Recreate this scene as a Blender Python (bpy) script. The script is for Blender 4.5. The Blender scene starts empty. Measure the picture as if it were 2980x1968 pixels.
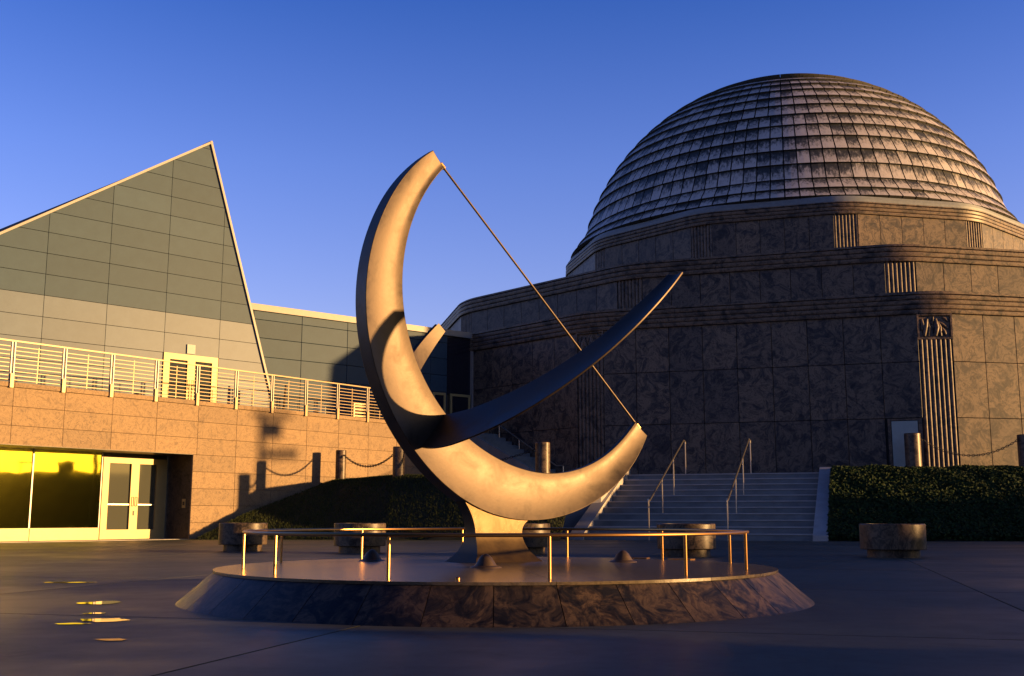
import bpy, math, random
from math import sin, cos, pi, radians, sqrt, atan2, hypot
from mathutils import Vector, Matrix
random.seed(7)
S = bpy.context.scene
COL = S.collection

# ------------------------------------------------------------------ camera
cam = bpy.data.cameras.new('camera'); camo = bpy.data.objects.new('camera', cam); COL.objects.link(camo)
camo.location = (0, 0, 0.65); camo.rotation_euler = (radians(90 + 9.283), 0, 0)
cam.sensor_width = 36; cam.lens = 38.66; cam.clip_start = 0.05; cam.clip_end = 3000
S.camera = camo
# ------------------------------------------------------------------ light
SUN_EL, SUN_AZ = 5.2, 101.5      # azimuth clockwise from the view direction (+Y)
SD = Vector((cos(radians(SUN_EL)) * sin(radians(SUN_AZ)), cos(radians(SUN_EL)) * cos(radians(SUN_AZ)), sin(radians(SUN_EL))))
sl = bpy.data.lights.new('sun', 'SUN'); so = bpy.data.objects.new('sun', sl); COL.objects.link(so)
sl.energy = 5.0; sl.angle = radians(0.9); sl.color = (1.0, 0.55, 0.20)
so.rotation_euler = SD.to_track_quat('Z', 'Y').to_euler()
w = bpy.data.worlds.new('World'); S.world = w; w.use_nodes = True
nt = w.node_tree; N = nt.nodes; L = nt.links
bg = N['Background']; bg.inputs[1].default_value = 0.05
sk = N.new('ShaderNodeTexSky'); sk.sky_type = 'NISHITA'; sk.sun_disc = False
sk.sun_elevation = radians(SUN_EL); sk.sun_rotation = radians(SUN_AZ); sk.altitude = 180; sk.dust_density = 1.0
tc = N.new('ShaderNodeTexCoord'); sx = N.new('ShaderNodeSeparateXYZ'); L.new(tc.outputs['Generated'], sx.inputs[0])
def ramp(nodes, stops, interp='LINEAR'):
    r = nodes.new('ShaderNodeValToRGB'); r.color_ramp.interpolation = interp
    e = r.color_ramp.elements
    while len(e) < len(stops): e.new(0.5)
    for i, (p, c) in enumerate(stops): e[i].position = p; e[i].color = (*c, 1)
    return r
# film-like cool balance of the clear sky, warmer towards the low sun
q = 0.25
r1 = ramp(N, [(0.08, (1.95*q, 1.95*q, 3.9*q)), (0.17, (2.0*q, 2.0*q, 4.2*q)), (0.31, (1.35*q, 1.68*q, 4.1*q)), (0.47, (.45*q, 1.06*q, 3.4*q)), (.62, (.30*q, .75*q, 2.4*q)), (1.0, (.22*q, .5*q, 1.7*q))])
L.new(sx.outputs['Z'], r1.inputs[0])
dt = N.new('ShaderNodeVectorMath'); dt.operation = 'DOT_PRODUCT'; dt.inputs[1].default_value = SD
L.new(tc.outputs['Generated'], dt.inputs[0])
r2 = ramp(N, [(0.62, (0, 0, 0)), (0.97, (1, 1, 1))]); L.new(dt.outputs['Value'], r2.inputs[0])
mx = N.new('ShaderNodeMix'); mx.data_type = 'RGBA'; L.new(r2.outputs[0], mx.inputs[0]); L.new(r1.outputs[0], mx.inputs[6])
mx.inputs[7].default_value = (1.05*q, 1.05*q, .95*q, 1)
mm = N.new('ShaderNodeMix'); mm.data_type = 'RGBA'; mm.blend_type = 'MULTIPLY'; mm.inputs[0].default_value = 1
L.new(sk.outputs[0], mm.inputs[6]); L.new(mx.outputs[2], mm.inputs[7])
sc4 = N.new('ShaderNodeVectorMath'); sc4.operation = 'SCALE'; sc4.inputs[3].default_value = .72/q
L.new(mm.outputs[2], sc4.inputs[0]); L.new(sc4.outputs[0], bg.inputs[0])
S.view_settings.view_transform = 'Standard'; S.view_settings.look = 'None'; S.view_settings.exposure = 1.5; S.view_settings.gamma = 1
S.render.engine = 'CYCLES'
S.cycles.max_bounces = 6; S.cycles.use_denoising = True; S.cycles.blur_glossy = 0.5

# ------------------------------------------------------------------ materials
MATS = {}
class NT:
    def __init__(s, name):
        m = bpy.data.materials.new(name); m.use_nodes = True; s.m = m; s.t = m.node_tree; s.N = s.t.nodes; s.L = s.t.links
        s.b = s.N['Principled BSDF']; MATS[name] = m
    def n(s, ty, **k):
        o = s.N.new(ty)
        for a, v in k.items(): setattr(o, a, v)
        return o
    def l(s, a, b): s.L.new(a, b)
    def pos(s, per_object=0.0, obj=False):
        if obj: src = s.n('ShaderNodeTexCoord').outputs['Object']
        else: src = s.n('ShaderNodeNewGeometry').outputs['Position']
        if per_object:
            oi = s.n('ShaderNodeObjectInfo'); v = s.n('ShaderNodeVectorMath', operation='SCALE'); cmb = s.n('ShaderNodeCombineXYZ')
            mu = s.n('ShaderNodeMath', operation='MULTIPLY'); mu.inputs[1].default_value = 7.31
            s.l(oi.outputs['Random'], mu.inputs[0]); fr = s.n('ShaderNodeMath', operation='FRACT'); s.l(mu.outputs[0], fr.inputs[0])
            s.l(oi.outputs['Random'], cmb.inputs[0]); s.l(fr.outputs[0], cmb.inputs[1]); s.l(oi.outputs['Random'], cmb.inputs[2])
            s.l(cmb.outputs[0], v.inputs[0]); v.inputs[3].default_value = per_object
            ad = s.n('ShaderNodeVectorMath', operation='ADD'); s.l(src, ad.inputs[0]); s.l(v.outputs[0], ad.inputs[1]); return ad.outputs[0]
        return src
    def noise(s, vec, scale, detail=4, rough=.55, dist=0):
        o = s.n('ShaderNodeTexNoise'); o.inputs['Scale'].default_value = scale; o.inputs['Detail'].default_value = detail
        o.inputs['Roughness'].default_value = rough; o.inputs['Distortion'].default_value = dist; s.l(vec, o.inputs['Vector']); return o
    def mix(s, f, a, b, mode='MIX'):
        o = s.n('ShaderNodeMix', data_type='RGBA', blend_type=mode)
        for sock, v in ((o.inputs[0], f), (o.inputs[6], a), (o.inputs[7], b)):
            if hasattr(v, 'is_output'): s.l(v, sock)
            else: sock.default_value = v if not isinstance(v, tuple) else (*v, 1)
        return o.outputs[2]
    def bump(s, h, strength, dist):
        o = s.n('ShaderNodeBump'); o.inputs['Strength'].default_value = strength; o.inputs['Distance'].default_value = dist
        s.l(h, o.inputs['Height']); s.l(o.outputs[0], s.b.inputs['Normal'])
    def set(s, **k):
        for a, v in k.items():
            a = a.replace('_', ' ')
            if hasattr(v, 'is_output'): s.l(v, s.b.inputs[a])
            else: s.b.inputs[a].default_value = (*v, 1) if isinstance(v, tuple) and len(v) == 3 else v

def granite(name, dark, mid, pale, scale=1.0, rough=.38, obj=20.0, dark_amt=.42, spec=.25, soft=.9):
    k = NT(name); p = k.pos(obj)
    wn = k.noise(p, .55*scale, 3, .5); sc = k.n('ShaderNodeVectorMath', operation='SCALE'); sc.inputs[3].default_value = 2.2/scale
    k.l(wn.outputs['Color'], sc.inputs[0]); ad = k.n('ShaderNodeVectorMath', operation='ADD'); k.l(p, ad.inputs[0]); k.l(sc.outputs[0], ad.inputs[1])
    n1 = k.noise(ad.outputs[0], 1.7*scale, 9, .68, .9)
    n2 = k.noise(ad.outputs[0], 4.2*scale, 6, .6, 1.6)
    c1 = ramp(k.N, [(dark_amt-.04, dark), (dark_amt+.03, tuple(.6*a+.4*b for a, b in zip(dark, mid))), (dark_amt+.1, mid), (.66, mid), (.78, pale)])
    k.l(n1.outputs['Fac'], c1.inputs[0])
    c2 = ramp(k.N, [(.40, (.38, .38, .44)), (.49, (1, 1, 1)), (.62, (1.0, 1.0, 1.0)), (.7, (1.15, 1.08, 1.0))]); k.l(n2.outputs['Fac'], c2.inputs[0])
    c = k.mix(soft, c1.outputs[0], c2.outputs[0], 'MULTIPLY')
    fl = k.noise(ad.outputs[0], 11*scale, 5, .7, .8); c4 = ramp(k.N, [(.36, (.42, .42, .46)), (.46, (1, 1, 1)), (.64, (1, 1, 1)), (.74, (1.35, 1.3, 1.2))]); k.l(fl.outputs['Fac'], c4.inputs[0])
    c = k.mix(.8*soft, c, c4.outputs[0], 'MULTIPLY')
    sp = k.noise(p, 38, 2, .6); c3 = ramp(k.N, [(.35, (.72, .72, .72)), (.65, (1.2, 1.18, 1.15))]); k.l(sp.outputs['Fac'], c3.inputs[0])
    c = k.mix(.5, c, c3.outputs[0], 'MULTIPLY')
    if obj:
        oi = k.n('ShaderNodeObjectInfo'); r = ramp(k.N, [(0, (.70, .72, .80)), (.5, (1, .98, .95)), (1, (1.22, 1.16, 1.08))]); k.l(oi.outputs['Random'], r.inputs[0])
        c = k.mix(min(1, soft*.9), c, r.outputs[0], 'MULTIPLY')
    k.set(Base_Color=c, Roughness=rough, Specular_IOR_Level=spec); k.bump(n2.outputs['Fac'], .12, .01)
    return k.m
def plain(name, col, rough=.5, metal=0, var=.12, scale=6, bump=.05, obj=False, spec=.3):
    k = NT(name); p = k.pos(9 if obj else 0); n = k.noise(p, scale, 6, .6)
    r = ramp(k.N, [(.3, tuple(max(0, c*(1-var)) for c in col)), (.7, tuple(c*(1+var) for c in col))]); k.l(n.outputs['Fac'], r.inputs[0])
    c = r.outputs[0]
    if obj:
        oi = k.n('ShaderNodeObjectInfo'); rr = ramp(k.N, [(0, (.9,)*3), (1, (1.08,)*3)]); k.l(oi.outputs['Random'], rr.inputs[0]); c = k.mix(1, c, rr.outputs[0], 'MULTIPLY')
    k.set(Base_Color=c, Roughness=rough, Metallic=metal, Specular_IOR_Level=spec)
    if bump: k.bump(n.outputs['Fac'], bump, .01)
    return k
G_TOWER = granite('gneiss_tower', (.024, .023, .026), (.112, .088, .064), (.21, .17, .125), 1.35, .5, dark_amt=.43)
G_TRIM = granite('gneiss_trim', (0.0196, 0.0185, 0.0196), (0.128, 0.0929, 0.0636), (0.196, 0.147, 0.0978), 1.6, .45, obj=0)
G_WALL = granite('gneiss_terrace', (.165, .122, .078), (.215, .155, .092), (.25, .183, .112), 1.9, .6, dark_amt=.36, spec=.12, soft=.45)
G_PLINTH = granite('gneiss_plinth', (0.00969, 0.00969, 0.0113), (0.0808, 0.0565, 0.0379), (0.129, 0.0929, 0.0646), 2.6, .5, dark_amt=.46)
G_SLAB = granite('gneiss_polished_top', (.045, .037, .028), (.105, .085, .060), (.14, .115, .08), 3.0, .24, dark_amt=.32, spec=.5, soft=.5)
G_PLANT = granite('gneiss_planter', (0.0136, 0.0122, 0.0116), (0.102, 0.0748, 0.051), (0.15, 0.112, 0.0782), 3.2, .40)
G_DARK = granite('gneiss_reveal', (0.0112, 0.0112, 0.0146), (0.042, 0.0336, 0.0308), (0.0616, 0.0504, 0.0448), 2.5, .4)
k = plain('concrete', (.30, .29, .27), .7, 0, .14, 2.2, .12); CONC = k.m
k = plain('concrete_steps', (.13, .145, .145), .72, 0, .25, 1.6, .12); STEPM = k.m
BACKW = plain('wall_joint_mortar', (0.0561, 0.0429, 0.0297), .9, 0, .1).m
BACK = plain('joint_backing', (.03, .028, .026), .9, 0, .1).m
TRIMW = plain('railing_bar_metal', (.20, .15, .085), .42, .3, .05).m
EDGEM = plain('pale_roof_edge_metal', (.21, .20, .18), .5, .1, .05).m
STEEL = plain('stainless_steel', (0.349, 0.326, 0.292), .28, .9, .05).m
STEELD = plain('grey_railing_plate', (0.21, 0.196, 0.182), .45, .7, .08).m
DOORF = plain('painted_door_frame', (.32, .245, .10), .42, .1, .05).m
WHITE = plain('white_painted_door', (0.24, 0.288, 0.272), .5, 0, .06).m
BRASSR = plain('rail_bronze', (.34, .19, .07), .34, 1, .08).m
DARKMET = plain('dark_iron', (.05, .045, .04), .5, .6, .1).m
ROOFM = plain('roof_membrane', (.12, .13, .14), .8, 0, .1).m
GUTTER = plain('weathered_copper_gutter', (0.132, 0.15, 0.162), .55, .2, .15).m
SOIL = plain('soil', (0.04, 0.032, 0.024), .9).m
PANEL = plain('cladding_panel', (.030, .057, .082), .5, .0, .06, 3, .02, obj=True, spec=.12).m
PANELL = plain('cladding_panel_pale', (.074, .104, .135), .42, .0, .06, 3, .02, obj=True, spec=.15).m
BARK = plain('bark', (.07, .05, .035), .9, 0, .3).m
# plaza concrete, faintly polished with stains and hairline wear
k = NT('plaza_concrete'); p = k.pos(3)
n = k.noise(p, .45, 5, .6); n2 = k.noise(p, 6, 5, .65); n3 = k.noise(p, 90, 3, .6); n4 = k.noise(p, 1.6, 8, .7, 1.2)
r = ramp(k.N, [(.35, (.044, .050, .041)), (.65, (.070, .077, .063))]); k.l(n.outputs['Fac'], r.inputs[0])
rr = ramp(k.N, [(.35, (.72, .70, .68)), (.6, (1.08, 1.08, 1.08))]); k.l(n2.outputs['Fac'], rr.inputs[0])
c = k.mix(.8, r.outputs[0], rr.outputs[0], 'MULTIPLY')
r4 = ramp(k.N, [(.36, (.55, .53, .5)), (.42, (1, 1, 1)), (.7, (1, 1, 1)), (.78, (1.2, 1.2, 1.2))]); k.l(n4.outputs['Fac'], r4.inputs[0]); c = k.mix(.7, c, r4.outputs[0], 'MULTIPLY')
ro = ramp(k.N, [(.35, (.40,)*3), (.65, (.66,)*3)]); k.l(n.outputs['Fac'], ro.inputs[0])
k.set(Base_Color=c, Roughness=ro.outputs[0], Specular_IOR_Level=.25); k.bump(n3.outputs['Fac'], .25, .002); PLAZA = k.m
# sculpture bronze
def bronze(name, base, rough, mott=.34):
    k = NT(name); p = k.pos(); n = k.noise(p, 4.5, 9, .68, .5); n2 = k.noise(p, 24, 4, .6)
    r = ramp(k.N, [(.3, tuple(c*(1-mott) for c in base)), (.5, base), (.7, tuple(c*(1+mott*.7) for c in base))]); k.l(n.outputs['Fac'], r.inputs[0])
    rr = ramp(k.N, [(.3, (rough-.06,)*3), (.7, (rough+.12,)*3)]); k.l(n.outputs['Fac'], rr.inputs[0])
    k.set(Base_Color=r.outputs[0], Roughness=rr.outputs[0], Metallic=.7); k.bump(n2.outputs['Fac'], .06, .01); return k.m
BRONZE = bronze('sundial_bronze', (.068, .052, .038), .47, .42)
BRONZEP = bronze('pedestal_bronze', (.058, .036, .013), .45)
KNOBM = bronze('knob_bronze', (0.102, 0.0704, 0.0448), .45)
# dome tiles
k = NT('dome_tile'); ob = k.n('ShaderNodeTexCoord').outputs['Object']; oi = k.n('ShaderNodeObjectInfo')
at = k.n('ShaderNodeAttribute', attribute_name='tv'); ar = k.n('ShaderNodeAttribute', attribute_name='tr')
sm = k.n('ShaderNodeMath', operation='ADD'); k.l(oi.outputs['Random'], sm.inputs[0]); k.l(ar.outputs['Fac'], sm.inputs[1])
fr = k.n('ShaderNodeMath', operation='FRACT'); k.l(sm.outputs[0], fr.inputs[0])
mul = k.n('ShaderNodeMath', operation='MULTIPLY'); k.l(sm.outputs[0], mul.inputs[0]); mul.inputs[1].default_value = 37.7
cb = k.n('ShaderNodeCombineXYZ'); k.l(mul.outputs[0], cb.inputs[0]); k.l(mul.outputs[0], cb.inputs[1])
ad = k.n('ShaderNodeVectorMath', operation='ADD'); k.l(ob, ad.inputs[0]); k.l(cb.outputs[0], ad.inputs[1])
mp = k.n('ShaderNodeMapping'); mp.inputs['Scale'].default_value = (9, 9, 1.0); k.l(ad.outputs[0], mp.inputs[0])
st = k.noise(mp.outputs[0], 1.0, 6, .7)                       # vertical streaks
bl = k.noise(ad.outputs[0], 2.3, 4, .6)
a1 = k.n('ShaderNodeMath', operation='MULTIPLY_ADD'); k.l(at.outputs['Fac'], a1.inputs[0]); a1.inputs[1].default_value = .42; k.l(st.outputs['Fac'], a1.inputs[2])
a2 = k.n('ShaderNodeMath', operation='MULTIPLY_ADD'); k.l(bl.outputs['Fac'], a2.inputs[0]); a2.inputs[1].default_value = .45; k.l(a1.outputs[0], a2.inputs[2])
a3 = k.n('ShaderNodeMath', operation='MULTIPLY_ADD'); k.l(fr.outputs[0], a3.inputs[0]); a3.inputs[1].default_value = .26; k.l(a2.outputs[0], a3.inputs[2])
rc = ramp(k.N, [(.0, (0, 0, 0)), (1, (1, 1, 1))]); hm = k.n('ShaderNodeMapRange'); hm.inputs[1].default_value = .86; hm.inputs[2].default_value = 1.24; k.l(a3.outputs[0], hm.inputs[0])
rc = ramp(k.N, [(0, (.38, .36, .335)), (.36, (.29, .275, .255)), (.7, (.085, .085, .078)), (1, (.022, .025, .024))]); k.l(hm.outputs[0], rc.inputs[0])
k.set(Base_Color=rc.outputs[0], Roughness=.5); TILE = k.m
k = NT('tile_edge'); k.set(Base_Color=(.018, .018, .013), Roughness=.8); TILED = k.m
# glass
k = NT('entrance_glass'); k.set(Base_Color=(.46, .44, .06), Roughness=.03, Metallic=1.0); GLASSY_N = k.noise(k.pos(), .9, 2, .5); k.bump(GLASSY_N.outputs['Fac'], .12, .02); GLASSY = k.m
k = NT('door_glass'); k.set(Base_Color=(.05, .055, .045), Roughness=.05, Metallic=0.0, IOR=1.6); GLASSD = k.m
k = NT('upper_door_glass'); k.set(Base_Color=(.018, .026, .032), Roughness=.6); k.b.inputs['Specular IOR Level'].default_value = .05; GLASSU = k.m
k = NT('dark_glass'); k.set(Base_Color=(.012, .012, .018), Roughness=.08); GLASSK = k.m
# vegetation
def leafm(name, a, b, sc=2.0):
    k = NT(name); at = k.n('ShaderNodeAttribute', attribute_name='tr'); n = k.noise(k.pos(), sc, 4, .6)
    sm = k.n('ShaderNodeMath', operation='MULTIPLY_ADD'); k.l(at.outputs['Fac'], sm.inputs[0]); sm.inputs[1].default_value = .5
    h = k.n('ShaderNodeMath', operation='MULTIPLY'); k.l(n.outputs['Fac'], h.inputs[0]); h.inputs[1].default_value = .5; k.l(h.outputs[0], sm.inputs[2])
    r = ramp(k.N, [(.2, a), (.75, b)]); k.l(sm.outputs[0], r.inputs[0]); k.set(Base_Color=r.outputs[0], Roughness=.7); k.b.inputs['Specular IOR Level'].default_value = .12; return k.m
IVY = leafm('ivy_leaves', (.005, .012, .003), (.016, .034, .007)); GRASSM = leafm('grass_blades', (.012, .02, .006), (.05, .06, .016))
TREEL = leafm('tree_leaves', (.015, .03, .01), (.05, .075, .02))
EARTH = plain('bank_earth', (0.0126, 0.0154, 0.007), .95, 0, .3).m
LAWN = plain('far_grass', (0.0112, 0.016, 0.0048), .95, 0, .6, .6).m

# ------------------------------------------------------------------ mesh helpers
class MB:
    def __init__(s): s.v = []; s.f = []; s.a = []; s.mi = []
    def add(s, vs, fs, attr=None, mi=0):
        o = len(s.v); s.v += [tuple(v) for v in vs]; s.f += [tuple(i+o for i in f) for f in fs]; s.mi += [mi]*len(fs)
        s.a += attr if isinstance(attr, list) else [attr or (0, 0)]*len(vs)
    def box(s, a, b, attr=None, mi=0):
        x0, y0, z0 = a; x1, y1, z1 = b
        s.add([(x0,y0,z0),(x1,y0,z0),(x1,y1,z0),(x0,y1,z0),(x0,y0,z1),(x1,y0,z1),(x1,y1,z1),(x0,y1,z1)],
              [(0,3,2,1),(4,5,6,7),(0,1,5,4),(1,2,6,5),(2,3,7,6),(3,0,4,7)], attr, mi)
    def obox(s, c, X, Y, Z, hx, hy, hz):
        c, X, Y, Z = Vector(c), Vector(X), Vector(Y), Vector(Z)
        vs = [c + X*hx*a + Y*hy*b + Z*hz*d for d in (-1, 1) for a, b in ((-1,-1),(1,-1),(1,1),(-1,1))]
        s.add(vs, [(0,3,2,1),(4,5,6,7),(0,1,5,4),(1,2,6,5),(2,3,7,6),(3,0,4,7)])
    def tube(s, pts, r, n=8, closed=False):
        pts = [Vector(p) for p in pts]; m = len(pts); vs = []; fs = []
        prev = None
        for i, p in enumerate(pts):
            if closed: t = pts[(i+1) % m] - pts[i-1]
            else: t = pts[min(i+1, m-1)] - pts[max(i-1, 0)]
            t.normalize()
            if prev is None: u = t.orthogonal().normalized()
            else:
                u = prev - t*prev.dot(t); u.normalize()
            prev = u; v = t.cross(u)
            rr = r[i] if isinstance(r, (list, tuple)) else r
            vs += [p + (u*cos(2*pi*j/n) + v*sin(2*pi*j/n))*rr for j in range(n)]
        rng = m if closed else m-1
        for i in range(rng):
            for j in range(n):
                a = i*n+j; b = i*n+(j+1) % n; c = ((i+1) % m)*n+(j+1) % n; d = ((i+1) % m)*n+j; fs.append((a, b, c, d))
        if not closed: fs += [tuple(range(n))[::-1], tuple(range((m-1)*n, m*n))]
        s.add(vs, fs)
    def lathe(s, prof, n=32, c=(0, 0, 0)):
        vs = [(c[0]+r*cos(2*pi*j/n), c[1]+r*sin(2*pi*j/n), c[2]+z) for r, z in prof for j in range(n)]
        fs = [(i*n+j, i*n+(j+1) % n, (i+1)*n+(j+1) % n, (i+1)*n+j) for i in range(len(prof)-1) for j in range(n)]
        fs += [tuple(range(n))[::-1], tuple(range((len(prof)-1)*n, len(prof)*n))]
        s.add(vs, fs)
    def prism(s, poly, z0, z1):
        n = len(poly); vs = [(x, y, z0) for x, y in poly] + [(x, y, z1) for x, y in poly]
        s.add(vs, [tuple(range(n))[::-1], tuple(range(n, 2*n))] + [(i, (i+1) % n, n+(i+1) % n, n+i) for i in range(n)])
    def mesh(s, name, mat=None, smooth=False, attr=False):
        me = bpy.data.meshes.new(name); me.from_pydata(s.v, [], s.f)
        for m in (mat if isinstance(mat, (list, tuple)) else [mat]):
            if m: me.materials.append(m)
        if isinstance(mat, (list, tuple)): me.polygons.foreach_set('material_index', s.mi)
        if attr:
            for i, nm in enumerate(('tv', 'tr')):
                al = me.attributes.new(nm, 'FLOAT', 'POINT'); al.data.foreach_set('value', [a[i] for a in s.a])
        me.update()
        if smooth:
            me.polygons.foreach_set('use_smooth', [True]*len(me.polygons))
            try: me.set_sharp_from_angle(angle=radians(smooth if smooth is not True else 35))
            except Exception: pass
        return me
    def obj(s, name, mat=None, parent=None, smooth=False, attr=False, loc=None):
        return link(name, s.mesh(name, mat, smooth, attr), parent, loc)
def link(name, me, parent=None, loc=None, rz=0):
    o = bpy.data.objects.new(name, me); COL.objects.link(o)
    if parent: o.parent = parent
    if loc is not None: o.location = loc
    if rz: o.rotation_euler = (0, 0, rz)
    return o
def thing(name, label, cat, loc=(0, 0, 0), group=None, rz=0):
    o = link(name, None, None, loc, rz); o['label'] = label; o['category'] = cat
    if group: o['group'] = group
    return o
def tag(o, label, cat, group=None): o['label'] = label; o['category'] = cat; \
    o.__setitem__('group', group) if group else None; return o
def struct(o, kind='structure'): o['kind'] = kind; return o
BOXC = {}
def boxmesh(w_, t_, h_, mat, name='panel'):      # x 0..w along wall, y -t..0 (outward is -y), z 0..h
    key = (round(w_, 3), round(t_, 3), round(h_, 3), mat.name)
    if key not in BOXC:
        b = MB(); e = min(.006, t_*.3)
        x1, z1 = w_, h_
        vs = [(0,0,0),(x1,0,0),(x1,0,z1),(0,0,z1),(0,-t_+e,0),(x1,-t_+e,0),(x1,-t_+e,z1),(0,-t_+e,z1),(e,-t_,e),(x1-e,-t_,e),(x1-e,-t_,z1-e),(e,-t_,z1-e)]
        fs = [(0,1,2,3),(0,4,5,1),(1,5,6,2),(2,6,7,3),(3,7,4,0),(4,8,9,5),(5,9,10,6),(6,10,11,7),(7,11,8,4),(8,11,10,9)]
        b.add(vs, fs); BOXC[key] = b.mesh(name, mat)
        bm_fix(BOXC[key])
    return BOXC[key]
def bm_fix(me):
    import bmesh
    bm = bmesh.new(); bm.from_mesh(me); bmesh.ops.recalc_face_normals(bm, faces=bm.faces); bm.to_mesh(me); bm.free()
class Wall:
    def __init__(s, P0, d):
        s.P = Vector((P0[0], P0[1], 0)); s.d = Vector((d[0], d[1], 0)).normalized(); s.n = Vector((s.d.y, -s.d.x, 0)); s.rz = atan2(s.d.y, s.d.x)
    def pt(s, t, z, off=0): return s.P + s.d*t + s.n*off + Vector((0, 0, z))
    def place(s, name, me, t, z, off, parent): return link(name, me, parent, s.pt(t, z, off), s.rz)
    def panel(s, name, t0, t1, z0, z1, off, th, mat, parent, gap=.012):
        return s.place(name, boxmesh(t1-t0-2*gap, th, z1-z0-2*gap, mat, name), t0+gap, z0+gap, off, parent)
    def boxmb(s, mb, t0, t1, z0, z1, o0, o1):
        c = s.pt((t0+t1)/2, (z0+z1)/2, (o0+o1)/2); mb.obox(c, s.d, s.n, (0, 0, 1), (t1-t0)/2, (o1-o0)/2, (z1-z0)/2)

# ------------------------------------------------------------------ ground and plaza
b = MB(); b.box((-700, -700, -.6), (700, 700, -.06)); struct(b.obj('ground', LAWN))
pz = link('plaza', None); struct(pz)
b = MB(); b.box((-60, -30, -.05), (60, 41, -.022)); b.obj('plaza_bed', BACK, pz)
ga = radians(15); gx = Vector((cos(ga), -sin(ga), 0)); gy = Vector((sin(ga), cos(ga), 0)); cell = 4.1
org = Vector((6.28, 17.9, 0))
sm_ = MB(); sm_.box((0, 0, -.1), (cell-.018, cell-.018, 0)); slabme = sm_.mesh('slab', PLAZA)
for i in range(-9, 9):
    for j in range(-6, 7):
        p_ = org + gx*cell*i + gy*cell*j
        c_ = p_ + (gx+gy)*cell/2
        if -26 < c_.x < 26 and -6 < c_.y < 37 and abs(c_.x) < 9 + max(0, c_.y)*.62:
            link('slab', slabme, pz, p_, -ga)
# raised terrace beyond the stairs
b = MB(); b.prism([(-6.0, 38.9), (1.0, 36.2), (2.9, 36.2), (4.1, 39.6), (10.4, 37.6), (11, 37.4), (45, 37.2), (45, 70), (-6.0, 70)], -.02, 2.02)
struct(b.obj('upper_terrace', CONC))

# ------------------------------------------------------------------ twelve sided planetarium
PC = Vector((15.943, 61.582, 0)); PH = -.051
bld = thing('planetarium', 'twelve sided stone planetarium in three tiers under a big tiled dome', 'building', PC)
def loc_(v): return Vector(v) - PC
def corner(R, k_): a = PH + k_*pi/6; return Vector((PC.x + R*sin(a), PC.y - R*cos(a), 0))
def tier_poly(R, ch, off=0, nseg=1):
    R2 = R + off/cos(pi/12); pts = []
    for k_ in range(12):
        c0 = corner(R2, k_); dp = (corner(R2, k_-1) - c0).normalized(); dn = (corner(R2, k_+1) - c0).normalized()
        A = c0 + dp*ch; B = c0 + dn*ch
        for i in range(nseg+1):
            t = i/nseg; q_ = A*(1-t)**2 + c0*2*t*(1-t) + B*t*t
            if nseg == 1: q_ = A if i == 0 else B
            pts.append((q_.x - PC.x, q_.y - PC.y))
    return pts
def face(R, k_): A = corner(R, k_); B = corner(R, k_+1); return Wall(loc_(A), B-A), (B-A).length
def sweep(mb, R, ch, prof, nseg):
    rings = [[(x, y, z) for x, y in tier_poly(R, ch, o_, nseg)] for o_, z in prof]; n_ = len(rings[0])
    vs = [p for r_ in rings for p in r_]; fs = []
    for i in range(len(rings)-1):
        for j in range(n_): fs.append((i*n_+j, i*n_+(j+1) % n_, (i+1)*n_+(j+1) % n_, (i+1)*n_+j))
    mb.add(vs, fs)
def cornice_profile(z0, z1, nb, step, par):
    h_ = (z1-z0)/nb; pr = [(-.3, z0)]
    for i in range(nb):
        o_ = .09 + step*i; pr += [(o_, z0+i*h_+.0), (o_+.012, z0+i*h_+.03), (o_+.012, z0+(i+1)*h_-.05), (o_, z0+(i+1)*h_-.035), (o_-.07, z0+(i+1)*h_-.03), (o_-.07, z0+(i+1)*h_)]
    o_ = .09 + step*(nb-1)
    pr += [(o_+.02, z1), (o_+.02, z1+.045), (o_-.10, z1+.06), (o_-.10, par), (-.6, par)]
    return pr
TIERS = [dict(R=24., z=(1.6, 7.68), rows=[(1.98, 4.05), (4.05, 6.0), (6.0, 7.68)], c=(7.68, 8.38, 4, 8.5), np=9, a=.6, faces=(-2, -1, 0, 1), st=-.012),
         dict(R=20.552, z=(8.3, 10.36), rows=[(8.5, 10.36)], c=(10.36, 10.95, 3, 11.06), np=8, a=.6, faces=(-3, -2, -1, 0, 1), st=-.012),
         dict(R=12.882, z=(10.9, 14.40), rows=[(11.1, 14.40)], c=(14.40, 14.93, 3, 15.0), np=5, a=.56, faces=(-3, -2, -1, 0, 1), st=-.01)]
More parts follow.
